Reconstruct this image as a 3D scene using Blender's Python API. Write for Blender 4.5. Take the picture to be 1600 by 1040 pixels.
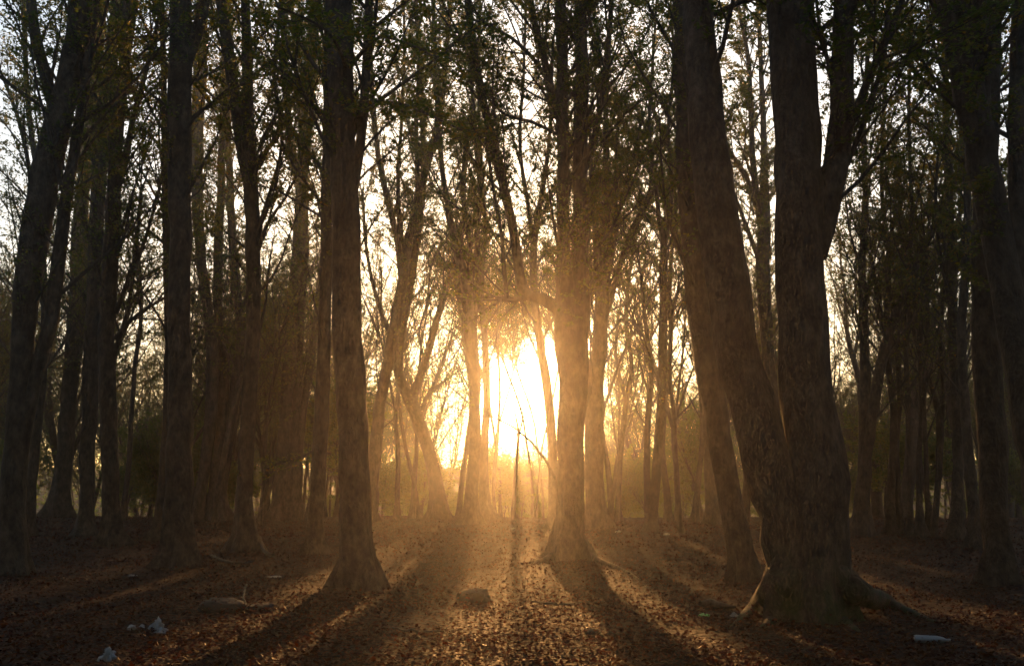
import bpy, bmesh, math, random
import numpy as np
from mathutils import Vector, noise

random.seed(7); RNG = np.random.default_rng(7)
scene = bpy.context.scene
for o in list(bpy.data.objects): bpy.data.objects.remove(o)
COL = scene.collection

# ------------------------------------------------------------------ camera
F = 1386.0                                   # focal length in pixels of the 1600 wide photograph
PITCH = math.atan2(255, F)                   # horizon 255 px under the picture's centre
CAMZ = 1.6
cam_d = bpy.data.cameras.new('camera'); cam = bpy.data.objects.new('camera', cam_d); COL.objects.link(cam)
cam.location = (0, 0, CAMZ); cam.rotation_euler = (math.pi/2 + PITCH, 0, 0)
cam_d.sensor_width = 36; cam_d.lens = 36*F/1600; cam_d.clip_start = 0.1; cam_d.clip_end = 3000
scene.camera = cam

# ------------------------------------------------------------------ sun and sky
SUN_EL = math.radians(6.75); SUN_AZ = math.radians(0.3)      # azimuth measured from +Y towards +X
world = bpy.data.worlds.new('World'); scene.world = world; world.use_nodes = True
wn = world.node_tree; wn.nodes.clear()
sky = wn.nodes.new('ShaderNodeTexSky'); sky.sky_type = 'NISHITA'; sky.sun_disc = False
sky.sun_elevation = SUN_EL; sky.sun_rotation = SUN_AZ
sky.air_density = 1.0; sky.dust_density = 2.2; sky.ozone_density = 1.4
bg = wn.nodes.new('ShaderNodeBackground'); bg.inputs['Strength'].default_value = 0.15
wo = wn.nodes.new('ShaderNodeOutputWorld')
# circumsolar aureole: the bright patch of sky round the low sun
AUREOLE = 120.0
tcw = wn.nodes.new('ShaderNodeTexCoord'); dt = wn.nodes.new('ShaderNodeVectorMath'); dt.operation = 'DOT_PRODUCT'
dt.inputs[1].default_value = (math.sin(SUN_AZ)*math.cos(SUN_EL), math.cos(SUN_AZ)*math.cos(SUN_EL), math.sin(SUN_EL))
nv = wn.nodes.new('ShaderNodeVectorMath'); nv.operation = 'NORMALIZE'; wn.links.new(tcw.outputs['Generated'], nv.inputs[0]); wn.links.new(nv.outputs[0], dt.inputs[0])
def wmath(op, a, b=None):
    m = wn.nodes.new('ShaderNodeMath'); m.operation = op
    for i, v in enumerate((a, b)):
        if v is None: continue
        if hasattr(v, 'links'): wn.links.new(v, m.inputs[i])
        else: m.inputs[i].default_value = v
    return m.outputs[0]
ang = wmath('ARCCOSINE', wmath('MINIMUM', dt.outputs['Value'], 1.0))
aur = wmath('MULTIPLY', wmath('EXPONENT', wmath('MULTIPLY', wmath('POWER', wmath('DIVIDE', ang, math.radians(0.95)), 1.5), -1.0)), AUREOLE)
sc_ = wn.nodes.new('ShaderNodeVectorMath'); sc_.operation = 'SCALE'; sc_.inputs[0].default_value = (1.0, 0.78, 0.45); wn.links.new(aur, sc_.inputs['Scale'])
sm = wn.nodes.new('ShaderNodeVectorMath'); sm.operation = 'ADD'; wn.links.new(sky.outputs[0], sm.inputs[0]); wn.links.new(sc_.outputs[0], sm.inputs[1])
wn.links.new(sm.outputs[0], bg.inputs['Color']); wn.links.new(bg.outputs[0], wo.inputs['Surface'])
sd = bpy.data.lights.new('sun', 'SUN'); sd.energy = 4.6; sd.angle = math.radians(0.6); sd.color = (1.0, 0.47, 0.145)
sun = bpy.data.objects.new('sun', sd); COL.objects.link(sun)
sdir = Vector((math.sin(SUN_AZ)*math.cos(SUN_EL), math.cos(SUN_AZ)*math.cos(SUN_EL), math.sin(SUN_EL)))
sun.rotation_euler = sdir.to_track_quat('Z', 'Y').to_euler()
scene.view_settings.view_transform = 'Standard'; scene.view_settings.look = 'None'
scene.view_settings.gamma = 1; scene.view_settings.exposure = 1.35
scene.view_settings.use_curve_mapping = False
scene.render.engine = 'CYCLES'
cy = scene.cycles
cy.use_denoising = True; cy.max_bounces = 6; cy.diffuse_bounces = 3; cy.transmission_bounces = 4
cy.volume_bounces = 0; cy.transparent_max_bounces = 8; cy.sample_clamp_indirect = 4

SCATTER_SEED = 12
HAZE_DENSITY = 0.00085
HAZE_G = 0.855

# ------------------------------------------------------------------ helpers
def ray(px, py):
    u = (px-800)/F; v = (520-py)/F
    return (u, math.cos(PITCH) - v*math.sin(PITCH), math.sin(PITCH) + v*math.cos(PITCH))
def at(px, py, Y):
    d = ray(px, py); t = Y/d[1]
    return np.array([d[0]*t, Y, CAMZ + d[2]*t]), t
def sstep(a, b, x):
    t = np.clip((x-a)/(b-a), 0, 1); return t*t*(3-2*t)
def gz(x, y):
    x = np.asarray(x, float); y = np.asarray(y, float)
    z = 0.42*sstep(12, 44, y)
    z = z - 3.0*sstep(50, 95, y)
    z = z + 11.0*sstep(120, 230, y)
    z = z + 0.07*np.sin(x*0.31+y*0.17+0.5) + 0.05*np.sin(x*0.11-y*0.23+2) + 0.025*np.sin(x*0.9+1)*np.sin(y*0.7)
    z = z + 0.30*np.exp(-((x-15)**2/40 + (y-31)**2/14))         # low rise on the right
    return z
def ground_at(px, py, ymax=47):
    prev = None
    for Y in np.arange(4, ymax, 0.1):
        p, t = at(px, py, Y)
        if p[2] <= float(gz(p[0], Y)): return p, t
    return at(px, py, ymax)

def mesh_np(name, V, Q, smooth=True):
    me = bpy.data.meshes.new(name)
    V = np.asarray(V, np.float32); Q = np.asarray(Q, np.int32)
    k = Q.shape[1]
    me.vertices.add(len(V)); me.vertices.foreach_set('co', V.ravel())
    me.loops.add(Q.size); me.loops.foreach_set('vertex_index', Q.ravel())
    me.polygons.add(len(Q)); me.polygons.foreach_set('loop_start', np.arange(0, Q.size, k, dtype=np.int32))
    me.polygons.foreach_set('use_smooth', np.full(len(Q), smooth))
    me.update(calc_edges=True)
    return me
def link(name, me, mat, parent=None, loc=None):
    o = bpy.data.objects.new(name, me); COL.objects.link(o)
    if mat is not None and me is not None and not me.materials: me.materials.append(mat)
    if parent is not None: o.parent = parent
    if loc is not None: o.location = loc
    return o
def tag(o, label=None, cat=None, group=None, kind=None):
    if label: o['label'] = label
    if cat: o['category'] = cat
    if group: o['group'] = group
    if kind: o['kind'] = kind
    return o
def empty(name, loc, label, cat, group=None):
    o = bpy.data.objects.new(name, None); COL.objects.link(o); o.location = loc
    o.empty_display_size = 0.3
    return tag(o, label, cat, group)

def norm(a): return a/np.maximum(np.linalg.norm(a, axis=-1, keepdims=True), 1e-9)
def tubes(branches):
    """branches: list of (pts (n,3), radii (n,), sides) -> V, Q"""
    groups = {}
    for p, r, s in branches: groups.setdefault((len(p), s), []).append((p, r))
    VV, QQ, off = [], [], 0
    for (n, s), lst in groups.items():
        P = np.array([a for a, b in lst], float); R = np.array([b for a, b in lst], float)
        T = np.empty_like(P); T[:, 1:-1] = P[:, 2:]-P[:, :-2]; T[:, 0] = P[:, 1]-P[:, 0]; T[:, -1] = P[:, -1]-P[:, -2]
        T = norm(T); mean = norm(P[:, -1]-P[:, 0])
        ref = np.zeros((len(lst), 3)); ref[np.arange(len(lst)), np.argmin(np.abs(mean), axis=1)] = 1
        U = norm(np.cross(T, ref[:, None, :])); W = np.cross(T, U)
        a = np.linspace(0, 2*np.pi, s, endpoint=False)
        V = P[:, :, None, :] + R[:, :, None, None]*(U[:, :, None, :]*np.cos(a)[None, None, :, None] + W[:, :, None, :]*np.sin(a)[None, None, :, None])
        B = len(lst)
        idx = np.arange(B*n*s).reshape(B, n, s)
        q = np.stack([idx[:, :-1], np.roll(idx, -1, 2)[:, :-1], np.roll(idx, -1, 2)[:, 1:], idx[:, 1:]], -1).reshape(-1, 4)
        VV.append(V.reshape(-1, 3)); QQ.append(q+off); off += B*n*s
    return np.concatenate(VV), np.concatenate(QQ)

def leaf_quads(C, size, tilt=0.5, stretch=1.6, curl=0.25, tri=False):
    """bent diamond leaves (two triangles each, as one folded quad) around centres C"""
    n = len(C)
    az = RNG.uniform(0, 2*np.pi, n)
    nrm = np.stack([RNG.normal(0, tilt, n), RNG.normal(0, tilt, n), np.ones(n)], -1); nrm = norm(nrm)
    a = np.stack([np.cos(az), np.sin(az), np.zeros(n)], -1)
    a = norm(a - nrm*np.sum(a*nrm, -1, keepdims=True)); b = np.cross(nrm, a)
    s = size*RNG.uniform(0.7, 1.3, n)[:, None]
    L = a*s*0.5*stretch/1.25; Wd = b*s*0.5/1.25
    c = nrm*s*curl*RNG.uniform(-0.6, 1, n)[:, None]
    if tri:
        V = np.stack([C-L, C+L*0.5-Wd*1.25+c, C+L*0.9+Wd*0.95], 1).reshape(-1, 3)
        return V, np.arange(n*3).reshape(n, 3)
    V = np.stack([C-L, C-Wd*0.9+c*0.3, C+L, C+Wd*0.9+c], 1).reshape(-1, 3)
    Q = np.arange(n*4).reshape(n, 4)
    return V, Q

# ------------------------------------------------------------------ materials
def new_mat(name):
    m = bpy.data.materials.new(name); m.use_nodes = True; nt = m.node_tree; nt.nodes.clear()
    return m, nt, nt.nodes.new, nt.links.new
def bark_mat(name, base, light, dark, moss=None, scale=1.0):
    m, nt, N, L = new_mat(name)
    out = N('ShaderNodeOutputMaterial'); p = N('ShaderNodeBsdfPrincipled'); L(p.outputs[0], out.inputs[0])
    p.inputs['Roughness'].default_value = 0.85; p.inputs['Specular IOR Level'].default_value = 0.25
    tc = N('ShaderNodeTexCoord'); mp = N('ShaderNodeMapping'); L(tc.outputs['Object'], mp.inputs[0])
    mp.inputs['Scale'].default_value = (1, 1, 0.55)
    n1 = N('ShaderNodeTexNoise'); n1.inputs['Scale'].default_value = 4.5*scale; n1.inputs['Detail'].default_value = 10; n1.inputs['Roughness'].default_value = 0.72
    L(mp.outputs[0], n1.inputs['Vector'])
    r1 = N('ShaderNodeValToRGB'); e = r1.color_ramp.elements
    e[0].position = 0.36; e[0].color = (*dark, 1); e[1].position = 0.66; e[1].color = (*light, 1)
    k = e.new(0.5); k.color = (*base, 1); L(n1.outputs[0], r1.inputs[0])
    n2 = N('ShaderNodeTexVoronoi'); n2.inputs['Scale'].default_value = 9*scale; L(mp.outputs[0], n2.inputs['Vector'])
    mx = N('ShaderNodeMixRGB'); mx.blend_type = 'MULTIPLY'; mx.inputs[0].default_value = 0.45
    r2 = N('ShaderNodeValToRGB'); r2.color_ramp.elements[0].position = 0.05; r2.color_ramp.elements[1].position = 0.45
    L(n2.outputs[0], r2.inputs[0]); L(r1.outputs[0], mx.inputs[1]); L(r2.outputs[0], mx.inputs[2])
    col = mx.outputs[0]
    if moss:
        geo = N('ShaderNodeNewGeometry'); sp = N('ShaderNodeSeparateXYZ'); L(geo.outputs['Position'], sp.inputs[0])
        mr = N('ShaderNodeMapRange'); mr.inputs[1].default_value = 1.1; mr.inputs[2].default_value = 0.1; L(sp.outputs[2], mr.inputs[0])
        n3 = N('ShaderNodeTexNoise'); n3.inputs['Scale'].default_value = 4; n3.inputs['Detail'].default_value = 5; L(tc.outputs['Object'], n3.inputs['Vector'])
        ml = N('ShaderNodeMath'); ml.operation = 'MULTIPLY'; L(mr.outputs[0], ml.inputs[0])
        r3 = N('ShaderNodeValToRGB'); r3.color_ramp.elements[0].position = 0.35; r3.color_ramp.elements[1].position = 0.6; L(n3.outputs[0], r3.inputs[0])
        L(r3.outputs[0], ml.inputs[1])
        m2 = N('ShaderNodeMixRGB'); L(ml.outputs[0], m2.inputs[0]); L(col, m2.inputs[1]); m2.inputs[2].default_value = (*moss, 1); col = m2.outputs[0]
    L(col, p.inputs['Base Color'])
    n4 = N('ShaderNodeTexNoise'); n4.inputs['Scale'].default_value = 22*scale; n4.inputs['Detail'].default_value = 8; L(mp.outputs[0], n4.inputs['Vector'])
    ad = N('ShaderNodeMath'); ad.operation = 'ADD'; L(n4.outputs[0], ad.inputs[0]); L(n1.outputs[0], ad.inputs[1])
    bp = N('ShaderNodeBump'); bp.inputs['Strength'].default_value = 1.0; bp.inputs['Distance'].default_value = 0.06
    L(ad.outputs[0], bp.inputs['Height']); L(bp.outputs[0], p.inputs['Normal'])
    return m
BARK = bark_mat('beech_bark', (0.050, 0.034, 0.021), (0.088, 0.065, 0.044), (0.025, 0.0165, 0.010))
BARK_MOSS = bark_mat('mossy_beech_bark', (0.052, 0.036, 0.023), (0.10, 0.077, 0.055), (0.025, 0.0165, 0.010), moss=(0.018, 0.030, 0.007))
TWIG = bark_mat('twig_bark', (0.05, 0.038, 0.028), (0.07, 0.055, 0.04), (0.03, 0.023, 0.017), scale=2)

def leaf_mat(name, stops, trans=0.55, spec=0.3, rough=0.5):
    m, nt, N, L = new_mat(name)
    out = N('ShaderNodeOutputMaterial'); geo = N('ShaderNodeNewGeometry')
    oi = N('ShaderNodeObjectInfo')
    ramp = N('ShaderNodeValToRGB'); e = ramp.color_ramp.elements
    e[0].position = stops[0][0]; e[0].color = (*stops[0][1], 1); e[1].position = stops[-1][0]; e[1].color = (*stops[-1][1], 1)
    for ps, c in stops[1:-1]:
        k = e.new(ps); k.color = (*c, 1)
    ad = N('ShaderNodeMath'); ad.operation = 'MULTIPLY_ADD'; ad.inputs[1].default_value = 0.7
    m3 = N('ShaderNodeMath'); m3.operation = 'MULTIPLY'; m3.inputs[1].default_value = 0.3
    L(geo.outputs['Random Per Island'], ad.inputs[0]); L(oi.outputs['Random'], m3.inputs[0]); L(m3.outputs[0], ad.inputs[2])
    L(ad.outputs[0], ramp.inputs[0])
    d = N('ShaderNodeBsdfPrincipled'); d.inputs['Roughness'].default_value = rough; d.inputs['Specular IOR Level'].default_value = spec
    t = N('ShaderNodeBsdfTranslucent')
    hs = N('ShaderNodeHueSaturation'); hs.inputs['Saturation'].default_value = 1.2; hs.inputs['Value'].default_value = 1.8
    L(ramp.outputs[0], d.inputs['Base Color']); L(ramp.outputs[0], hs.inputs['Color']); L(hs.outputs[0], t.inputs[0])
    mx = N('ShaderNodeMixShader'); mx.inputs[0].default_value = trans
    L(d.outputs[0], mx.inputs[1]); L(t.outputs[0], mx.inputs[2]); L(mx.outputs[0], out.inputs[0])
    return m
LEAF = leaf_mat('beech_leaf', [(0.0, (0.035, 0.055, 0.012)), (0.45, (0.055, 0.07, 0.016)), (0.80, (0.10, 0.085, 0.018)), (1.0, (0.20, 0.085, 0.02))])
LEAF_LOW = leaf_mat('understory_leaf', [(0.0, (0.04, 0.07, 0.015)), (0.5, (0.07, 0.095, 0.02)), (1.0, (0.15, 0.12, 0.025))])
LITTER = leaf_mat('fallen_leaf', [(0.0, (0.012, 0.005, 0.0025)), (0.35, (0.024, 0.0078, 0.0032)), (0.7, (0.042, 0.0125, 0.0045)), (0.93, (0.075, 0.022, 0.007)), (1.0, (0.14, 0.06, 0.027))], trans=0.25, spec=0.12, rough=0.65)

def plain(name, c, rough=0.8, bump=0.0, var=0.3, scale=6):
    m, nt, N, L = new_mat(name)
    out = N('ShaderNodeOutputMaterial'); p = N('ShaderNodeBsdfPrincipled'); L(p.outputs[0], out.inputs[0])
    p.inputs['Roughness'].default_value = rough
    tc = N('ShaderNodeTexCoord'); n = N('ShaderNodeTexNoise'); n.inputs['Scale'].default_value = scale; n.inputs['Detail'].default_value = 8
    L(tc.outputs['Object'], n.inputs['Vector'])
    r = N('ShaderNodeValToRGB'); r.color_ramp.elements[0].position = 0.3; r.color_ramp.elements[1].position = 0.7
    r.color_ramp.elements[0].color = (*[x*(1-var) for x in c], 1); r.color_ramp.elements[1].color = (*[min(1, x*(1+var)) for x in c], 1)
    L(n.outputs[0], r.inputs[0]); L(r.outputs[0], p.inputs['Base Color'])
    if bump:
        b = N('ShaderNodeBump'); b.inputs['Strength'].default_value = bump; b.inputs['Distance'].default_value = 0.03
        L(n.outputs[0], b.inputs['Height']); L(b.outputs[0], p.inputs['Normal'])
    return m
STONE = plain('mossy_stone', (0.013, 0.011, 0.007), 0.95, 0.8, 0.5, 9)
LOGM = plain('rotten_wood', (0.03, 0.022, 0.014), 0.9, 1.0, 0.5, 12)
PAPER = plain('crumpled_paper', (0.19, 0.18, 0.17), 0.6, 0.3, 0.12, 10)
PLASTIC = plain('milky_plastic', (0.16, 0.165, 0.165), 0.4, 0.0, 0.1, 4)
GREENP = plain('green_plastic', (0.12, 0.4, 0.10), 0.35, 0.0, 0.2, 4)

def ground_mat():
    m, nt, N, L = new_mat('forest_floor')
    out = N('ShaderNodeOutputMaterial'); p = N('ShaderNodeBsdfPrincipled'); L(p.outputs[0], out.inputs[0])
    p.inputs['Roughness'].default_value = 0.9; p.inputs['Specular IOR Level'].default_value = 0.1
    tc = N('ShaderNodeTexCoord')
    v = N('ShaderNodeTexVoronoi'); v.inputs['Scale'].default_value = 15; L(tc.outputs['Object'], v.inputs['Vector'])
    sp = N('ShaderNodeSeparateColor'); L(v.outputs['Color'], sp.inputs[0])
    r = N('ShaderNodeValToRGB'); e = r.color_ramp.elements
    e[0].color = (0.009, 0.004, 0.0025, 1); e[1].color = (0.045, 0.014, 0.005, 1); k = e.new(0.5); k.color = (0.02, 0.0072, 0.0033, 1)
    L(sp.outputs[0], r.inputs[0])
    n = N('ShaderNodeTexNoise'); n.inputs['Scale'].default_value = 0.55; n.inputs['Detail'].default_value = 6; L(tc.outputs['Object'], n.inputs['Vector'])
    r2 = N('ShaderNodeValToRGB'); r2.color_ramp.elements[0].position = 0.35; r2.color_ramp.elements[1].position = 0.65
    r2.color_ramp.elements[0].color = (0.5, 0.52, 0.45, 1); r2.color_ramp.elements[1].color = (1, 1, 1, 1); L(n.outputs[0], r2.inputs[0])
    mx = N('ShaderNodeMixRGB'); mx.blend_type = 'MULTIPLY'; mx.inputs[0].default_value = 1
    L(r.outputs[0], mx.inputs[1]); L(r2.outputs[0], mx.inputs[2]); L(mx.outputs[0], p.inputs['Base Color'])
    n2 = N('ShaderNodeTexNoise'); n2.inputs['Scale'].default_value = 12; n2.inputs['Detail'].default_value = 6; L(tc.outputs['Object'], n2.inputs['Vector'])
    s2 = N('ShaderNodeMath'); s2.operation = 'ADD'; L(v.outputs['Distance'], s2.inputs[0]); L(n2.outputs[0], s2.inputs[1])
    b = N('ShaderNodeBump'); b.inputs['Strength'].default_value = 1.0; b.inputs['Distance'].default_value = 0.05
    L(s2.outputs[0], b.inputs['Height']); L(b.outputs[0], p.inputs['Normal'])
    return m
GROUND = ground_mat()

# ------------------------------------------------------------------ ground
def build_ground():
    xs = np.concatenate([np.linspace(-600, -60, 19)[:-1], np.linspace(-60, -16, 45)[:-1], np.linspace(-16, 16, 110)[:-1], np.linspace(16, 60, 45)[:-1], np.linspace(60, 600, 19)])
    ys = np.concatenate([np.linspace(-120, 4, 25)[:-1], np.linspace(4, 40, 120)[:-1], np.linspace(40, 120, 50)[:-1], np.linspace(120, 900, 40)])
    X, Y = np.meshgrid(xs, ys)
    Z = gz(X, Y)
    near = (np.abs(X) < 20) & (Y > 0) & (Y < 45)
    Z = Z + near*(0.018*np.sin(X*3.1+np.sin(Y*2.3)*2)*np.sin(Y*2.7+np.sin(X*1.9)*2) + RNG.normal(0, 0.006, X.shape))
    V = np.stack([X, Y, Z], -1).reshape(-1, 3)
    h, w = X.shape; i = np.arange(h*w).reshape(h, w)
    Q = np.stack([i[:-1, :-1], i[:-1, 1:], i[1:, 1:], i[1:, :-1]], -1).reshape(-1, 4)
    o = link('ground', mesh_np('ground', V, Q), GROUND)
    tag(o, 'brown forest floor covered in leaf litter', kind='structure')
build_ground()

def build_litter():
    # fallen leaves: dense near the camera, thinning with distance
    n = 130000
    Y = 6.0*(50/6.0)**(RNG.uniform(0, 1, n)**0.9)
    X = RNG.uniform(-0.66, 0.66, n)*Y
    nz = np.array([noise.noise(Vector((x*0.5, y*0.5, 3.1))) for x, y in zip(X, Y)])
    keep = RNG.uniform(0, 1, n) < 0.72+nz*0.9
    X, Y = X[keep], Y[keep]; n = len(X)
    sz = RNG.uniform(0.028, 0.056, n)*np.clip(Y/18, 1, 1.8)
    C = np.stack([X, Y, gz(X, Y)+0.012+RNG.exponential(0.018, n)], -1)
    V, Q = leaf_quads(C, 1.0, tilt=0.55, curl=0.3)
    V = ((V.reshape(n, 4, 3)-C[:, None])*sz[:, None, None]+C[:, None]).reshape(-1, 3)
    o = link('fallen_leaves', mesh_np('fallen_leaves', V, Q, False), LITTER)
    tag(o, 'rust brown fallen beech leaves lying over the whole forest floor', 'leaf litter', kind='stuff')
build_litter()

# ------------------------------------------------------------------ tree growth
class Acc:
    def __init__(s): s.b = []; s.leaf = []
def perp(d):
    a = np.cross(d, [0, 0, 1.0]); 
    if np.linalg.norm(a) < 1e-3: a = np.array([1.0, 0, 0])
    a /= np.linalg.norm(a); return a, np.cross(d, a)
def wander(p, d, L, n, up, jit):
    pts = [p.copy()]; d = d/np.linalg.norm(d)
    for i in range(n):
        d = d + RNG.normal(0, jit, 3) + np.array([0, 0, up]); d /= np.linalg.norm(d)
        p = p + d*(L/n); pts.append(p.copy())
    return np.array(pts)
def twig(acc, p, d, L, r, leaves, lean=0.0):
    n = 2; d = d.copy(); d[2] *= 0.75
    pts = wander(p, d, L, n, 0.02, 0.16)
    acc.b.append((pts, np.linspace(r, r*0.3, n+1), 3))
    if leaves > 0:
        k = RNG.poisson(leaves)
        if k:
            t = RNG.uniform(0.15, 1.05, k)*n; i = np.clip(t.astype(int), 0, n-1); f = (t-i)[:, None]
            c = pts[i]*(1-f)+pts[np.minimum(i+1, n)]*f
            off = RNG.normal(0, 1, (k, 3))*np.array([0.10, 0.10, 0.03])*max(0.6, L)
            acc.leaf.append(c+off)
def branch(acc, p, d, L, r, leaves, twigs, sides=4, level=0, up=0.05):
    n = 5
    pts = wander(p, d, L, n, up, 0.11)
    acc.b.append((pts, np.linspace(r, max(r*0.22, 0.004), n+1), sides))
    for k in range(twigs):
        t = RNG.uniform(0.22, 1.0)*n; i = min(int(t), n-1)
        q = pts[i]+(pts[i+1]-pts[i])*(t-i); dd = norm(pts[i+1]-pts[i])
        a, b = perp(dd); ph = RNG.uniform(0, 6.283); w = math.tan(math.radians(RNG.uniform(22, 55)))
        nd = norm(dd+w*(a*math.cos(ph)+b*math.sin(ph)*0.6))
        if level > 0:
            branch(acc, q, nd, L*RNG.uniform(0.3, 0.5), r*(1-0.75*t/n)*0.6+0.003, leaves, max(3, twigs//2), 3, level-1, up)
        else:
            twig(acc, q, nd, RNG.uniform(0.35, 1.0)*(0.25+L*0.22), r*(1-0.75*t/n)*0.45+0.003, leaves)

def catmull(P, step):
    P = np.array(P, float); out = []
    E = np.vstack([2*P[0]-P[1], P, 2*P[-1]-P[-2]])
    for i in range(1, len(E)-2):
        L = np.linalg.norm(E[i+1][:3]-E[i][:3]); k = max(1, int(round(L/step)))
        for j in range(k):
            t = j/k
            out.append(0.5*((2*E[i])+(-E[i-1]+E[i+1])*t+(2*E[i-1]-5*E[i]+4*E[i+1]-E[i+2])*t*t+(-E[i-1]+3*E[i]-3*E[i+1]+E[i+2])*t**3))
    out.append(P[-1]); return np.array(out)

def stem_mesh(A, sides, flare=0.0, ground=None, knob=0.05, lobes=5):
    """one organic tapered stem: A = (n,4) points with radius; flare widens the foot into buttresses"""
    n = len(A); P = A[:, :3]; R = A[:, 3]
    T = np.empty_like(P); T[1:-1] = P[2:]-P[:-2]; T[0] = P[1]-P[0]; T[-1] = P[-1]-P[-2]; T = norm(T)
    ref = np.array([1.0, 0, 0]) if abs(T[n//3][0]) < 0.8 else np.array([0, 1.0, 0])
    U = norm(ref-T*np.sum(T*ref, -1, keepdims=True)); W = np.cross(T, U)
    a = np.linspace(0, 2*np.pi, sides, endpoint=False)
    f1, f2, f3, f4 = RNG.uniform(0, 6.28, 4)
    z = np.cumsum(np.r_[0, np.linalg.norm(np.diff(P, axis=0), axis=1)])[:, None]
    m = 1 + knob*(np.sin(a*2+f1+z*0.7)*0.7+np.sin(a*3+f2-z*1.3)*0.5+np.sin(z*2.1+f3+a)*0.5+0.35*np.sin(a*5+z*3.7+f4)+0.28*np.sin(a*9+f2+0.6*np.sin(z*1.7))+0.2*np.sin(a*4+z*7+f1)) + RNG.normal(0, knob*0.10, (n, sides))
    if flare:
        h = (P[:, 2]-ground)[:, None]; s0 = 0.9*max(0.25, R[0])
        e = np.exp(-np.maximum(h, 0)/s0)
        m = m*(1+flare*e*(0.35+1.05*np.maximum(0, np.cos(a*lobes+f1+0.4*np.sin(a*2+f2)))**1.5))
        m = m*(1+0.10*np.exp(-np.maximum(h, 0)/(s0*4))*np.cos(a*lobes+f1+0.4*np.sin(a*2+f2)))
    V = P[:, None, :]+(R[:, None]*m)[:, :, None]*(U[:, None, :]*np.cos(a)[None, :, None]+W[:, None, :]*np.sin(a)[None, :, None])
    idx = np.arange(n*sides).reshape(n, sides)
    q = np.stack([idx[:-1], np.roll(idx, -1, 1)[:-1], np.roll(idx, -1, 1)[1:], idx[1:]], -1).reshape(-1, 4)
    return V.reshape(-1, 3), q[:, ::-1]

def finish_crown(acc, root, origin, leafsize, leafmat=LEAF, tilt=0.5):
    if acc.b:
        V, Q = tubes([(p, r, s) for p, r, s in acc.b])
        o = link('branches', mesh_np('branches', V-origin, Q), TWIG, root); o['kind'] = 'stuff'
    if acc.leaf:
        C = np.concatenate(acc.leaf)
        V, Q = leaf_quads(C, leafsize, tilt=tilt, tri=origin[1] > 26)
        o = link('foliage', mesh_np('foliage', V-origin, Q, False), leafmat, root); o['kind'] = 'stuff'

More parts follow.
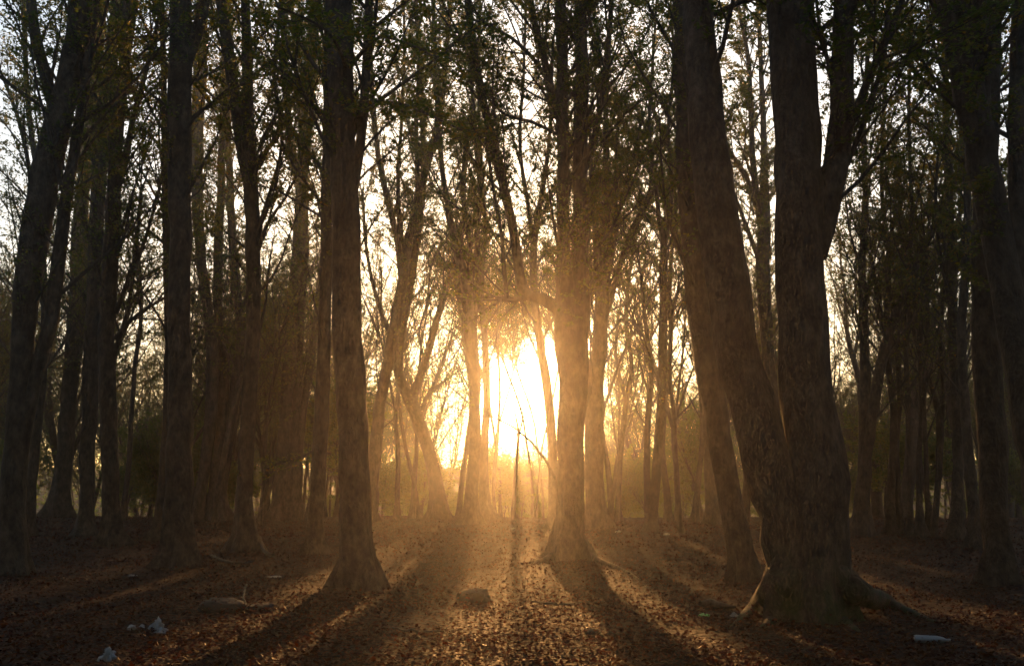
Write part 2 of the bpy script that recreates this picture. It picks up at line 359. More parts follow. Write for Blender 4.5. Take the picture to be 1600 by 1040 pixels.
HTOP = (17, 22)
def near_sun(q):
    d = Vector((q[0], q[1], q[2]-CAMZ)); return d.length > 10 and d.angle(sdir) < math.radians(2.2)
def traced_tree(label, stems, base=None, Y=None, leaves=7, dens=1.0, flare=0.9, mossy=False, limbs=(), roots=(), group=None,
                name='beech_tree', extend=True, low=4.5, sprays=(), vines=(), blen=1.0):
    """stems: the first is the trunk (rows of photo px, py, width); each is extended above the frame into a crown"""
    bx, by = stems[0][0][:2]
    if Y is None: p, t = ground_at(bx, by); Y = p[1]
    p0, t0 = at(bx, by, Y); gzz = float(gz(p0[0], Y)); origin = np.array([p0[0], Y, gzz])
    root = empty(name, tuple(origin), label, 'tree', group)
    if 560 < bx < 1110: low += 0.6
    acc = Acc(); ls = 0.068 if Y < 22 else (0.078 if Y < 35 else 0.092)
    kx = RNG.uniform(-0.03, 0.05)
    mat = BARK_MOSS if mossy else BARK
    first = True
    for si, st in enumerate(list(stems)+list(limbs)):
        islimb = si >= len(stems)
        side_k = RNG.uniform(-0.06, 0.06) if islimb else kx
        pts = []
        z0 = None
        for (px, py, w) in st:
            q, t = at(px, py, Y)
            if z0 is None: z0 = q[2]
            Yk = Y + kx*max(0, q[2]-gzz) + (side_k-kx)*max(0, q[2]-z0)
            q, t = at(px, py, Yk)
            pts.append([*q, max(0.008, w*(0.455 if w < 60 else 0.435)*t/F)])
        pts = np.array(pts)
        if si == 0: pts[0, 2] = gzz-0.12
        A = catmull(pts, 0.45 if Y < 30 else 0.7)
        A[1:-1, :3] += RNG.normal(0, 0.06, (len(A)-2, 3))*A[1:-1, 3:4]
        top_row = st[-1][1]
        if extend and top_row <= 30:
            d = norm(A[-1, :3]-A[-4 if len(A) > 4 else 0, :3]); z = A[-1, 2]; htop = RNG.uniform(*HTOP)+max(0, (A[-1, 3]-0.15)*8)
            L = max(3, htop-z); ext = wander(A[-1, :3], d, L, max(4, int(L/0.8)), 0.03, 0.06)
            rr = np.linspace(A[-1, 3], 0.03, len(ext))
            A = np.vstack([A, np.c_[ext[1:], rr[1:]]])
        R0 = A[0, 3]; sides = 28 if R0 > 0.4 else (20 if Y < 26 else 12 if R0 > 0.12 else 8)
        V, Q = stem_mesh(A, sides, flare if si == 0 else 0, gzz, knob=0.055 if R0 > 0.15 else 0.035)
        nm = 'trunk' if si == 0 else 'stem' if not islimb else 'limb'
        link(nm, mesh_np(nm, V-origin, Q), mat, root)
        # side branches with twigs and leaves
        seg = np.r_[0, np.cumsum(np.linalg.norm(np.diff(A[:, :3], axis=0), axis=1))]
        s = 0.3
        ph = RNG.uniform(0, 6.28)
        while s < seg[-1]-0.05:
            i = int(np.searchsorted(seg, s))-1; i = max(0, min(i, len(A)-2))
            f = (s-seg[i])/max(1e-6, seg[i+1]-seg[i]); q = A[i]*(1-f)+A[i+1]*f
            hh = q[2]-gzz; outside = hh > Y*math.tan(math.radians(34))+1.5
            if outside and RNG.uniform() < 0.8: s += 0.3; continue
            lo = low if not islimb else min(low, 3.0)
            if hh > lo and RNG.uniform() < 0.25+0.75*min(1, (hh-lo)/3):
                dd = norm(A[i+1, :3]-A[i, :3]); a, b = perp(dd); ph += 2.4+RNG.normal(0, 0.5)
                el = math.tan(math.radians(RNG.uniform(20, 48)))
                nd = norm(dd+el*(a*math.cos(ph)+b*math.sin(ph)))
                bl = blen*RNG.uniform(1.5, 4.4)*(0.75+0.25*min(1, (seg[-1]-s)/6))
                up_f = float(sstep(0.16, 0.36, hh/Y)); lv = leaves*(0.40+2.3*up_f)
                if near_sun(q): s += 0.3; continue
                br = min(q[3]*0.5, 0.012+bl*0.009)
                branch(acc, q[:3], nd, bl, br, lv*1.5, int(7.5*bl/2.2)+3, 5 if Y < 20 else 4, 0, RNG.uniform(0.0, 0.09))
            s += RNG.uniform(0.20, 0.56)/dens
        # fan at the tip
        d = norm(A[-1, :3]-A[-3, :3])
        for k in range(5):
            a, b = perp(d); phh = k*1.256+RNG.uniform(0, 0.8)
            branch(acc, A[-1, :3], norm(d+0.45*(a*math.cos(phh)+b*math.sin(phh))), RNG.uniform(1.2, 2.4), min(A[-1, 3]*0.6, 0.03), leaves, 7, 4, 0, 0.05)
    for rt in roots:
        pts = []
        for (px, py, w, hh) in rt:
            if hh >= 0.1: q, t = at(px, py, Y-0.15)                # on the trunk's side, above the ground
            else: q, t = ground_at(px, py); q[2] = float(gz(q[0], q[1]))+hh
            pts.append([*q, w/2*t/F])
        A = catmull(pts, 0.12)
        V, Q = stem_mesh(A, 12, 0, 0, knob=0.10)
        link('root', mesh_np('root', V-origin, Q), mat, root)
    for sp, nl in sprays:
        pts = []
        for (px, py, w, Yk) in sp:
            q, t = at(px, py, Yk); pts.append([*q, w/2*t/F])
        A = catmull(pts, 0.3)
        V, Q = tubes([(A[:, :3], A[:, 3], 7)])
        link('limb', mesh_np('limb', V-origin, Q), mat, root)
        for j in range(2, len(A)-1):
            dd = norm(A[j+1, :3]-A[j, :3]); a, b = perp(dd)
            for sgn in (-1, 1):
                nd = norm(dd*0.7+sgn*a*RNG.uniform(0.5, 1.1)+np.array([0, 0, RNG.uniform(-0.12, 0.1)]))
                branch(acc, A[j, :3], nd, RNG.uniform(0.4, 1.0), 0.006, nl*0.6, 5, 3, 0, -0.01)
    for vn in vines:
        pts = []
        for (px, py, w) in vn:
            q, t = at(px, py, Y-0.05); pts.append([*q, w/2*t/F])
        A = catmull(pts, 0.2); A[:, :3] += RNG.normal(0, 0.02, A[:, :3].shape)
        V, Q = tubes([(A[:, :3], A[:, 3], 5)])
        link('vine', mesh_np('vine', V-origin, Q), TWIG, root)
    finish_crown(acc, root, origin, ls)
    return root

# ------------------------------------------------------------------ the trees one can point at, left to right
TT = traced_tree
TT('stout dark beech at the left edge leaning right, splitting high up', [
    [(18,897,52),(20,800,42),(24,700,40),(32,600,36),(36,520,36),(50,400,44),(76,250,46),(103,150,42),(118,60,38),(128,-10,34)],
    [(26,740,26),(46,640,20),(64,560,24),(80,500,22),(92,400,22),(108,280,18),(130,150,16),(150,0,14)]],
    limbs=[[(92,200,22),(72,120,20),(56,60,18),(48,-5,16)]], leaves=5, flare=0.7)
TT('slender beech beside the stout leaning one at the left edge', [
    [(44,836,20),(50,760,17),(57,670,15),(66,590,14),(70,500,13),(66,400,12),(62,300,10),(48,200,9),(40,100,8),(38,0,7)]],
    limbs=[[(52,330,8),(42,240,7),(20,160,6),(0,110,5)]], leaves=5)
TT('thick far beech in the clump at the left, third trunk from the left edge', [
    [(92,806,34),(98,740,28),(106,640,26),(116,520,24),(122,380,22),(136,240,20),(152,100,16),(160,-5,14)],
    [(110,600,22),(130,480,18),(132,360,16),(128,240,14),(140,100,12),(146,0,10)]], leaves=5)
TT('rough beech with a bright vine on its left side, in the left clump', [
    [(134,838,30),(136,780,24),(138,680,24),(143,560,26),(148,440,26),(152,320,24),(160,200,24),(174,90,22),(184,-10,20)]], leaves=5,
    vines=[[(130,780,3),(126,740,4),(127,700,4),(131,650,3),(129,600,3),(132,540,3)]],
    limbs=[[(150,330,14),(165,230,13),(190,130,12),(206,40,11),(212,-5,10)]])
TT('dark beech with flared foot, rightmost of the left clump', [
    [(178,852,34),(174,800,28),(171,720,27),(168,620,28),(167,520,28),(173,400,26),(178,290,22),(186,180,20),(196,80,18),(200,-5,16)]],
    limbs=[[(184,300,10),(205,200,9),(228,110,8),(246,40,7)], [(180,490,9),(200,440,8),(225,380,6),(250,290,5)],
           [(180,530,9),(205,500,7),(235,478,6),(262,462,4)], [(176,560,8),(198,490,7),(212,400,6),(220,300,5)]], leaves=5, flare=1.0)
TT('narrow shadowed beech just left of the straight grey trunk', [
    [(246,846,26),(254,780,20),(260,680,17),(264,560,16),(262,420,14),(258,280,12),(256,120,10),(252,-5,9)]], leaves=4)
TT('straight grey beech with an even vertical trunk, left part of the wood', [
    [(276,885,50),(278,820,46),(280,700,42),(280,520,38),(281,350,37),(281,150,38),(282,-10,35)]],
    limbs=[[(284,120,20),(302,70,20),(316,20,19),(322,-8,18)]], flare=0.75, leaves=5, low=6)
TT('crooked far stem just right of the straight grey beech', [
    [(306,812,22),(318,744,20),(329,660,21),(332,560,20),(322,470,18),(312,380,18),(308,260,20),(312,120,22),(316,-5,18)]], leaves=5)
TT('twin stemmed far beech between the grey trunk and the bent one', [
    [(338,812,32),(342,740,27),(347,650,20),(350,560,18),(340,450,16),(345,300,14),(350,150,12),(352,0,10)],
    [(345,780,18),(356,700,18),(368,600,18),(377,520,17),(366,420,15),(360,300,13),(355,150,11),(358,0,9)]], leaves=5)
TT('beech with wide conical foot and many upright limbs, left of the glow', [
    [(380,862,40),(382,800,32),(384,730,27),(388,640,27),(394,540,24),(397,420,24),(393,320,25),(389,220,24),(386,110,18),(383,-5,14)]],
    limbs=[[(390,300,18),(376,220,20),(362,120,19),(346,10,18),(342,-10,17)], [(402,380,10),(408,345,8),(425,290,6),(440,225,5),(432,140,4)],
           [(404,260,10),(418,232,9),(440,200,8),(428,120,7),(436,30,6),(440,-5,5)], [(403,395,7),(418,350,6),(445,310,5),(470,260,4)]], flare=1.1, leaves=5)
TT('broad fused clump of far stems behind a low leafy spray', [
    [(438,812,30),(441,740,26),(448,640,24),(455,540,22),(463,420,20),(470,320,20),(476,220,22),(484,120,20),(492,-5,18)],
    [(462,812,26),(463,740,22),(474,640,14),(488,545,13),(499,450,12),(512,340,10),(520,200,9),(524,0,8)],
    [(452,800,26),(458,700,20),(466,600,16),(471,500,12),(478,380,10),(474,260,8),(462,120,7),(455,0,6)]],
    limbs=[[(468,300,14),(452,200,12),(446,100,11),(440,-5,10)]], leaves=5)
TT('short footed beech close left of the big lit trunk', [
    [(492,866,30),(494,810,25),(497,730,25),(503,650,26),(507,540,23),(509,420,20),(511,280,18),(512,120,15),(512,-5,13)]], leaves=5, flare=0.8,
    sprays=[([(500,700,7,26),(470,715,5,25),(440,722,4,24.2),(412,735,3,23.5)], 9)])
TT('big pale beech with wide mossy foot, left of the glow in the foreground', [
    [(560,918,66),(560,870,56),(557,800,55),(551,700,51),(545,560,49),(541,420,48),(537,280,47),(534,140,46),(530,-10,44)]],
    limbs=[[(548,330,16),(562,230,17),(572,120,16),(577,-8,14)]], flare=0.95, leaves=5, low=5.2,
    sprays=[([(548,190,8,16.6),(600,160,5,14.5),(660,175,4,13.2),(722,204,3,12.5)], 10), ([(548,120,8,16.6),(520,60,5,14.5),(480,30,4,13),(430,10,3,12.5)], 10),
            ([(550,100,8,16.6),(590,60,5,15),(640,70,4,14),(680,90,3,13.5)], 9)])
TT('leaning beech that rises behind the big pale trunk and forks above', [
    [(574,815,26),(582,740,24),(590,660,21),(601,590,20),(615,520,20),(628,440,17),(640,370,15),(655,300,13),(675,230,11),(692,150,9),(700,50,8),(704,-5,7)]],
    limbs=[[(630,450,13),(620,370,11),(603,300,10),(588,220,9),(580,120,8),(576,0,7)], [(640,385,9),(652,300,8),(650,200,7),(654,100,6),(648,0,5)],
           [(612,530,8),(590,470,7),(574,400,6),(566,300,5)], [(634,430,8),(622,300,7),(628,180,6),(632,60,5),(630,0,4)]], leaves=5, low=3.6)
TT('bent beech with a low Y fork, left of the sun', [
    [(686,811,32),(682,760,26),(672,710,22),(657,665,21),(645,635,22),(634,612,20),(622,580,17),(627,525,15),(640,450,14),(652,370,12),(662,280,10),(660,180,9),(655,80,7),(650,0,6)],
    ], limbs=[[(642,622,17),(652,600,14),(665,562,13),(677,520,13),(693,462,11),(710,412,9),(722,350,7),(740,280,5)],
              [(655,645,6),(672,610,6),(690,598,5),(715,580,3)], [(665,570,5),(655,520,4),(668,470,4),(672,420,3)]], leaves=5, low=3.4, flare=0.7)
TT('thin crossing stem slanting left behind the bent forked beech', [
    [(656,808,8),(646,750,7),(634,700,6),(626,650,6),(622,600,5),(615,520,4)]], leaves=4, extend=False, low=2.2, blen=0.7)
TT('thin upright stem crossing the slanting one behind the forked beech', [
    [(645,808,7),(648,760,6),(651,700,6),(650,640,5),(656,560,4),(668,480,3)]], leaves=4, extend=False, low=2.2, blen=0.7)
TT('beech standing in the glow close left of the sun', [
    [(734,818,27),(737,770,22),(741,690,20),(742,610,20),(737,545,23),(733,490,22),(725,440,18),(714,390,14),(703,340,12),(692,270,9),(684,180,8),(680,80,7),(676,0,6)]],
    limbs=[[(738,510,12),(748,440,11),(745,370,10),(750,300,9),(742,200,8),(735,100,6)], [(728,460,9),(735,380,7),(722,300,6),(728,220,5)]], leaves=5, low=3.8)
TT('paired trunk touching the glowing beech on its right', [
    [(763,813,24),(757,760,18),(757,690,14),(761,610,12),(757,530,11),(752,450,10),(758,360,8),(752,260,7),(748,150,6),(750,0,5)]], leaves=5)
TT('slim leaning stem close left of the glowing pair', [
    [(716,808,10),(722,750,9),(730,690,9),(737,620,8),(726,540,7),(716,450,6),(722,350,5),(730,200,4)]], leaves=4, extend=False, low=3)
TT('wavy thin sapling stem just under the left side of the sun', [
    [(776,812,7),(771,770,6),(774,720,6),(779,660,5),(781,600,4),(776,520,4)]], leaves=2, extend=False, low=2.8, blen=0.6)
TT('short slim tree directly beneath the sun, forking low', [
    [(801,812,8),(804,760,6.5),(808,710,5.5),(810,672,4.5),(805,645,2.5)]], limbs=[[(808,695,4),(816,655,2.5)]], leaves=1, extend=False, low=3.2, blen=0.5)
TT('slim curved beech crossing the right rim of the sun', [
    [(866,826,20),(865,770,17),(863,700,16),(857,630,16),(849,565,15),(839,505,14),(834,440,13),(834,380,12),(842,330,10),(852,270,8),(860,200,6),(862,100,5)]],
    limbs=[[(834,400,9),(828,340,8),(818,280,7),(812,210,6),(818,120,5),(822,0,4)]], leaves=5, low=4.5)
TT('thick central beech right of the sun, parting into two tall stems', [
    [(889,872,56),(889,835,50),(891,770,46),(893,690,46),(895,600,48),(893,530,56),(886,480,42),(881,420,27),(880,340,23),(880,250,21),(878,120,19),(876,-8,18)],
    [(898,560,40),(903,490,42),(906,430,31),(908,350,27),(907,250,24),(910,120,23),(906,-8,20)]],
    limbs=[[(888,515,30),(872,482,24),(850,468,20),(826,463,18),(816,450,17),(809,405,17),(797,335,16),(780,265,16),(765,200,15),(751,140,14),(738,60,13),(730,-8,12)],
           [(828,464,12),(805,468,10),(784,468,7)], [(792,467,8),(788,425,8),(784,370,7),(772,300,6),(760,230,5)],
           [(878,200,15),(864,150,13),(848,85,12),(834,30,11),(826,-8,10)], [(914,260,13),(932,200,11),(944,130,10),(952,50,9),(956,-8,8)],
           [(876,785,6),(868,748,5),(853,720,4.5),(830,690,4),(804,668,3),(768,650,2)],
           [(872,170,7),(840,100,7),(800,60,6),(755,35,5)], [(870,210,6),(830,190,6),(790,180,5),(760,150,4)]],
    roots=[[(915,868,16,0.05),(940,880,12,0.02),(975,892,7,0.0),(1000,905,4,-0.02)], [(865,872,16,0.05),(845,878,10,0.02),(815,880,5,0.0)]],
    vines=[[(918,640,2.5),(926,590,3),(922,540,3),(930,500,3),(921,460,3),(928,430,2)]], leaves=6, flare=0.8, low=4.2)
TT('shaggy trunk close behind the central beech with a fan of upright limbs', [
    [(932,826,34),(929,770,32),(928,690,33),(931,610,32),(936,540,28),(940,470,24),(944,400,18),(948,320,12),(946,220,9),(950,100,7),(955,0,6)]],
    limbs=[[(940,480,12),(955,400,11),(968,330,9),(985,270,7),(1000,200,5)], [(945,500,10),(968,420,9),(985,360,8),(1008,320,6),(1020,270,4)],
           [(936,490,10),(932,400,9),(926,320,8),(922,240,6)], [(942,450,10),(960,350,8),(962,260,7),(968,160,5)]],
    vines=[[(948,560,3),(942,530,3),(950,500,3),(940,470,3)]], leaves=6, low=3.5)
TT('thin wavy tree right of the central beeches', [
    [(965,812,10),(967,750,9),(972,680,9),(980,620,9),(987,570,8),(978,500,7),(985,420,6),(1000,330,5)]], limbs=[[(980,625,6),(968,590,6),(962,540,5),(970,470,4)]], leaves=5, extend=False, low=3)
TT('forked beech with tall straight stem, right of centre', [
    [(1017,830,22),(1022,780,18),(1028,710,17),(1033,630,16),(1036,550,16),(1037,470,15),(1037,395,13),(1030,345,8),(1024,280,7),(1014,200,6),(1020,100,5),(1026,0,4)]],
    limbs=[[(1037,390,10),(1045,345,8),(1050,280,7),(1044,200,6),(1052,100,5),(1048,0,4)], [(1012,800,13),(1011,730,12),(1013,650,11),(1018,580,9),(1008,500,7),(1002,430,6)]], leaves=6, low=3.6)
TT('curved small beech pressed against the forked one right of centre', [
    [(1046,815,16),(1041,760,12),(1034,700,11),(1040,620,9),(1048,540,8),(1046,450,7),(1055,330,6)]], leaves=5, extend=False, low=3)
TT('spindly tree with rooted foot between the forked beech and leaning trunks', [
    [(1065,832,9),(1059,780,7),(1056,710,7),(1052,640,7),(1046,570,6),(1052,480,5)]], leaves=6, extend=False, low=2.8)
TT('slim bowed tree left of the great leaning trunk', [
    [(1084,816,14),(1090,760,10),(1097,690,9),(1096,620,9),(1088,550,7),(1092,460,6)]], leaves=6, extend=False, low=2.8)
TT('stout far trunk half hidden behind the great leaning trunk', [
    [(1114,820,26),(1110,760,19),(1106,690,17),(1104,600,15),(1098,480,12),(1090,350,10),(1070,200,8)]],
    limbs=[[(1096,470,14),(1060,380,14),(1035,300,12),(1005,250,10),(975,190,8)], [(1092,400,14),(1075,310,13),(1050,240,10),(1020,170,8),(1000,100,6)]], leaves=7, extend=False, low=3.5)
TT('leaning trunk hugging the left side of the great double beech', [
    [(1165,908,46),(1156,860,43),(1142,780,42),(1124,680,42),(1108,590,43),(1096,500,42),(1086,400,40),(1076,280,38),(1070,150,36),(1066,-8,32)]], leaves=6, flare=0.6, low=5.5)
TT('great double beech with mossy foot and long root, foreground right', [
    [(1264,968,138),(1263,920,132),(1262,860,124),(1264,790,112),(1268,710,98),(1262,620,91),(1257,520,88),(1251,400,86),(1246,260,84),(1240,120,80),(1236,-10,77)],
    [(1246,900,92),(1232,840,98),(1210,765,92),(1182,660,84),(1150,530,76),(1131,410,73),(1111,270,67),(1099,130,58),(1090,-10,52)]],
    limbs=[[(1274,400,40),(1300,300,42),(1312,210,40),(1317,100,36),(1320,-10,32)], [(1320,220,13),(1350,140,13),(1385,60,12),(1412,-8,11)],
           [(1322,260,9),(1346,200,8),(1376,110,8),(1390,0,7)]],
    roots=[[(1296,905,70,0.55),(1326,915,52,0.26),(1352,930,36,0.12),(1385,945,24,0.05),(1425,960,14,0.01),(1475,976,6,-0.02)],
           [(1228,905,64,0.42),(1204,925,40,0.14),(1182,948,22,0.03),(1160,966,12,0.0),(1138,984,6,-0.01)],
           [(1246,942,50,0.30),(1222,960,28,0.04),(1196,980,13,0.0),(1172,992,6,-0.02)],
           [(1288,945,50,0.28),(1306,968,26,0.03),(1345,988,9,-0.02)],
           ],
    flare=0.30, mossy=True, leaves=6, low=6.0)
TT('branching beech seen through the gap between the two great stems', [
    [(1226,822,22),(1219,740,20),(1212,660,19),(1203,580,20),(1196,500,22),(1192,420,25),(1194,350,22),(1194,260,12),(1192,180,10),(1188,80,8),(1184,-5,7)]],
    limbs=[[(1192,370,13),(1180,290,11),(1174,200,9),(1170,100,8),(1152,0,6)], [(1190,350,9),(1166,275,8),(1142,240,7),(1128,200,5)], [(1190,420,9),(1165,350,8),(1146,300,6)]], leaves=8, low=3.5)
TT('V shaped beech with a long arm curving right, behind the great double beech', [
    [(1344,836,34),(1348,780,26),(1351,700,21),(1352,600,18),(1350,520,16),(1347,420,13),(1352,320,11),(1350,200,9),(1356,80,7),(1360,0,6)]],
    limbs=[[(1342,800,20),(1352,720,19),(1364,640,18),(1378,560,17),(1394,505,15),(1412,462,13),(1432,415,11),(1450,375,9),(1467,340,7),(1478,280,5)],
           [(1385,540,7),(1372,470,6),(1362,400,5)], [(1398,500,7),(1385,420,6),(1400,330,5)]], leaves=8, low=3.4)
TT('twisted beech in the far clump right of the V shaped one', [
    [(1389,834,16),(1391,770,14),(1396,700,14),(1397,640,13),(1388,570,11),(1385,500,9),(1390,400,8),(1378,300,7),(1382,150,6),(1386,0,5)],
    [(1408,834,12),(1403,770,11),(1400,700,10),(1406,620,9),(1402,540,8),(1410,420,7),(1404,280,6)]], leaves=8, low=3)
TT('straight thin stem with leafy sprays in the right far clump', [
    [(1421,838,11),(1421,760,9),(1419,660,9),(1416,560,8),(1419,450,8),(1424,330,7),(1420,180,6),(1425,0,5)]], leaves=8, low=2.8)
TT('short broad footed stem between thin ones at the right', [
    [(1437,838,18),(1437,790,11),(1435,720,9),(1440,640,8),(1437,560,6),(1444,440,5)]], leaves=8, extend=False, low=2.6)
TT('wavering thin stem right of the short broad footed one', [
    [(1451,838,10),(1449,770,8),(1446,690,8),(1444,600,7),(1450,500,6),(1446,380,5)]], leaves=8, extend=False, low=2.6)
TT('elbowed stem slanting up left in the right far clump', [
    [(1458,838,13),(1464,780,11),(1468,710,12),(1469,665,13),(1462,625,9),(1450,590,7),(1438,560,6),(1428,520,6),(1420,470,5)]],
    limbs=[[(1468,680,8),(1474,620,7),(1470,540,6),(1476,430,5)]], leaves=8, extend=False, low=3)
TT('sturdy dark beech near the right side with swollen foot', [
    [(1492,842,26),(1495,790,20),(1497,700,17),(1493,600,18),(1489,500,17),(1486,390,15),(1482,290,13),(1478,180,11),(1475,60,9),(1474,-5,8)]],
    limbs=[[(1488,440,8),(1505,370,7),(1512,290,6)], [(1486,470,8),(1470,400,7),(1462,320,6),(1466,240,5)]], leaves=8, low=3.6)
TT('beech bending left in front of the right far clump', [
    [(1528,858,28),(1522,800,20),(1514,710,17),(1506,610,15),(1503,520,14),(1508,420,13),(1512,320,11),(1506,200,9),(1510,60,8),(1512,-5,7)]], leaves=8, low=3.6)
TT('thick upright beech near the right edge with spreading foot', [
    [(1562,912,48),(1559,860,43),(1555,790,43),(1550,700,47),(1545,600,45),(1541,500,43),(1538,400,40),(1540,300,36),(1548,180,30),(1552,60,26),(1554,-8,24)]],
    leaves=6, flare=0.85, low=5)
TT('heavy trunk entering at the right edge and leaning left across the corner', [
    [(1652,945,64),(1640,850,60),(1622,720,58),(1602,610,56),(1583,510,54),(1562,400,52),(1537,260,50),(1510,120,50),(1482,-10,48)]],
    limbs=[[(1528,220,28),(1534,120,27),(1531,20,24),(1530,-10,22)], [(1588,480,26),(1590,380,26),(1588,250,28),(1590,120,28),(1594,-8,26)],
           [(1500,80,8),(1470,30,7),(1450,-5,6)]],
    leaves=7, low=4.5)

# ------------------------------------------------------------------ prototypes for the trees farther back
def proto(H, r, forks, forkh, leaves, low, spread=0.3, nbr=1.0, leafsize=0.10, blen=1.0, leafmat=LEAF):
    """returns (trunk mesh, branch mesh, foliage mesh) around the origin"""
    acc = Acc(); VV, QQ, off = [], [], 0
    def add(A, sides, fl):
        nonlocal off
        V, Q = stem_mesh(A, sides, fl, 0.0); VV.append(V); QQ.append(Q+off); off += len(V)
    main = wander(np.array([0, 0, -0.2]), np.array([RNG.normal(0, 0.06), RNG.normal(0, 0.06), 1.0]), forkh+0.2, max(4, int(forkh/0.9)), 0.02, 0.06)
    A = np.c_[main, np.linspace(r, r*0.8, len(main))]; add(A, 10, 0.8)
    stems = [A]; d0 = norm(main[-1]-main[-2])
    for k in range(forks):
        a, b = perp(d0); ph = 6.283*k/max(1, forks)+RNG.uniform(0, 1)
        d = norm(d0+spread*RNG.uniform(0.5, 1.2)*(a*math.cos(ph)+b*math.sin(ph)))
        L = (H-forkh)*RNG.uniform(0.8, 1.05)
        s = wander(main[-1]-d0*0.1, d, L, max(6, int(L/1.0)), 0.05, 0.07)
        B = np.c_[s, np.linspace(r*0.8/math.sqrt(max(1, forks))*1.15, 0.02, len(s))]; add(B, 7, 0); stems.append(B)
        for j in range(RNG.integers(3, 6)):
            i = int(RNG.uniform(0.1, 0.5)*len(s)); dd = norm(s[i+1]-s[i]); a2, b2 = perp(dd); p2 = RNG.uniform(0, 6.28)
            s2 = wander(s[i], norm(dd+0.45*(a2*math.cos(p2)+b2*math.sin(p2))), L*(1-i/len(s))*RNG.uniform(0.6, 0.9), 7, 0.06, 0.07)
            C = np.c_[s2, np.linspace(B[i, 3]*0.65, 0.012, len(s2))]; add(C, 5, 0); stems.append(C)
    for A in stems:
        seg = np.r_[0, np.cumsum(np.linalg.norm(np.diff(A[:, :3], axis=0), axis=1))]; s = 0.2; ph = 0
        while s < seg[-1]:
            i = max(0, min(int(np.searchsorted(seg, s))-1, len(A)-2)); f = (s-seg[i])/(seg[i+1]-seg[i]); q = A[i]*(1-f)+A[i+1]*f
            if q[2] > low:
                dd = norm(A[i+1, :3]-A[i, :3]); a, b = perp(dd); ph += 2.4+RNG.normal(0, 0.4); el = math.tan(math.radians(RNG.uniform(25, 60)))
                bl = blen*RNG.uniform(1.2, 3.2)
                branch(acc, q[:3], norm(dd+el*(a*math.cos(ph)+b*math.sin(ph))), bl, min(q[3]*0.5, 0.01+bl*0.008), leaves, int(6*bl)+3, 3, 0, RNG.uniform(-0.01, 0.07))
            s += RNG.uniform(0.25, 0.6)/nbr
    tm = mesh_np('trunk', np.concatenate(VV), np.concatenate(QQ)); tm.materials.append(BARK)
    V, Q = tubes(acc.b); bm_ = mesh_np('branches', V, Q); bm_.materials.append(TWIG)
    V, Q = leaf_quads(np.concatenate(acc.leaf), leafsize, tri=True); fm = mesh_np('foliage', V, Q, False); fm.materials.append(leafmat)
    return tm, bm_, fm

def place(name, pr, x, y, s, rz, label, cat, group, z=None, lean=(0, 0)):
    r = empty(name, (x, y, float(gz(x, y)) if z is None else z), label, cat, group)
    r.rotation_euler = (lean[0], lean[1], rz); r.scale = (s, s, s)
    for nm, me in zip(('trunk', 'branches', 'foliage'), pr):
        o = bpy.data.objects.new(nm, me); COL.objects.link(o); o.parent = r
        if nm != 'trunk': o['kind'] = 'stuff'
    return r

RNG = np.random.default_rng(21)
P_TALL = [proto(21, 0.30, 3, 6.5, 6, 8.5), proto(20, 0.26, 4, 5.0, 6, 7.5, 0.38), proto(22, 0.32, 2, 8.0, 5, 9, 0.25), proto(19, 0.22, 3, 4.0, 7, 7.0, 0.35)]
P_BARE = [proto(19, 0.17, 3, 5.5, 1.4, 5.0, 0.3, nbr=0.8), proto(17, 0.13, 2, 5.5, 1.2, 4.5, 0.22, nbr=0.8), proto(18, 0.15, 4, 4.5, 1.4, 5.5, 0.35, nbr=0.7)]
P_SLIM = [proto(16, 0.12, 1, 8, 4, 5.5, 0.1, blen=0.8), proto(14, 0.10, 2, 5, 4, 5.0, 0.3, blen=0.8), proto(17, 0.14, 2, 6, 4, 6.5, 0.25, blen=0.8)]
P_HIGH = [proto(20, 0.085, 3, 10.5, 3.5, 10.2, 0.3, nbr=1.2, leafsize=0.10), proto(19, 0.075, 2, 10.8, 4, 10.4, 0.4, nbr=1.4, leafsize=0.10)]
P_BUSH = [proto(6, 0.05, 2, 1.2, 14, 0.8, 0.6, nbr=1.6, leafsize=0.11, blen=0.8, leafmat=LEAF_LOW), proto(4.5, 0.04, 3, 0.6, 14, 0.4, 0.8, nbr=1.8, leafsize=0.11, blen=0.7, leafmat=LEAF_LOW),
          proto(7.5, 0.06, 2, 2.0, 12, 1.2, 0.5, nbr=1.5, leafsize=0.11, blen=0.9, leafmat=LEAF_LOW)]

ANCH = [(30, 'the stout leaning edge beech'), (103, 'the thick left clump trunk'), (138, 'the vine clad left trunk'), (170, 'the flared left clump beech'),
        (280, 'the straight grey beech'), (329, 'the crooked far stem'), (350, 'the twin stemmed beech'), (386, 'the conical footed beech'), (446, 'the broad fused clump'),
        (497, 'the short footed beech'), (552, 'the big pale beech'), (586, 'the leaning forked beech'), (666, 'the bent Y beech'), (741, 'the beech left of the sun'),
        (805, 'the slim tree under the sun'), (864, 'the slim curved beech'), (893, 'the thick central beech'), (928, 'the shaggy trunk'), (970, 'the thin wavy tree'), (1030, 'the forked straight beech'),
        (1056, 'the spindly rooted tree'), (1096, 'the slim bowed tree'), (1170, 'the great leaning trunk'), (1268, 'the great mossy beech'), (1351, 'the V shaped beech'), (1396, 'the twisted beech'),
        (1419, 'the straight thin stem'), (1446, 'the wavering thin stem'), (1466, 'the elbowed stem'), (1497, 'the sturdy right beech'), (1514, 'the left bending right beech'), (1550, 'the thick upright right beech')]
ORD = ['nearest', 'second nearest', 'third nearest', 'fourth nearest', 'fifth nearest', 'sixth nearest', 'seventh nearest', 'eighth nearest', 'ninth nearest', 'tenth nearest'] + ['far']*20
def anchor(x, y):
    px = 800+F*x/y*0.98
    b = min(ANCH, key=lambda a: abs(a[0]-px))
    return ('left of ' if px < b[0] else 'right of ')+b[1], px
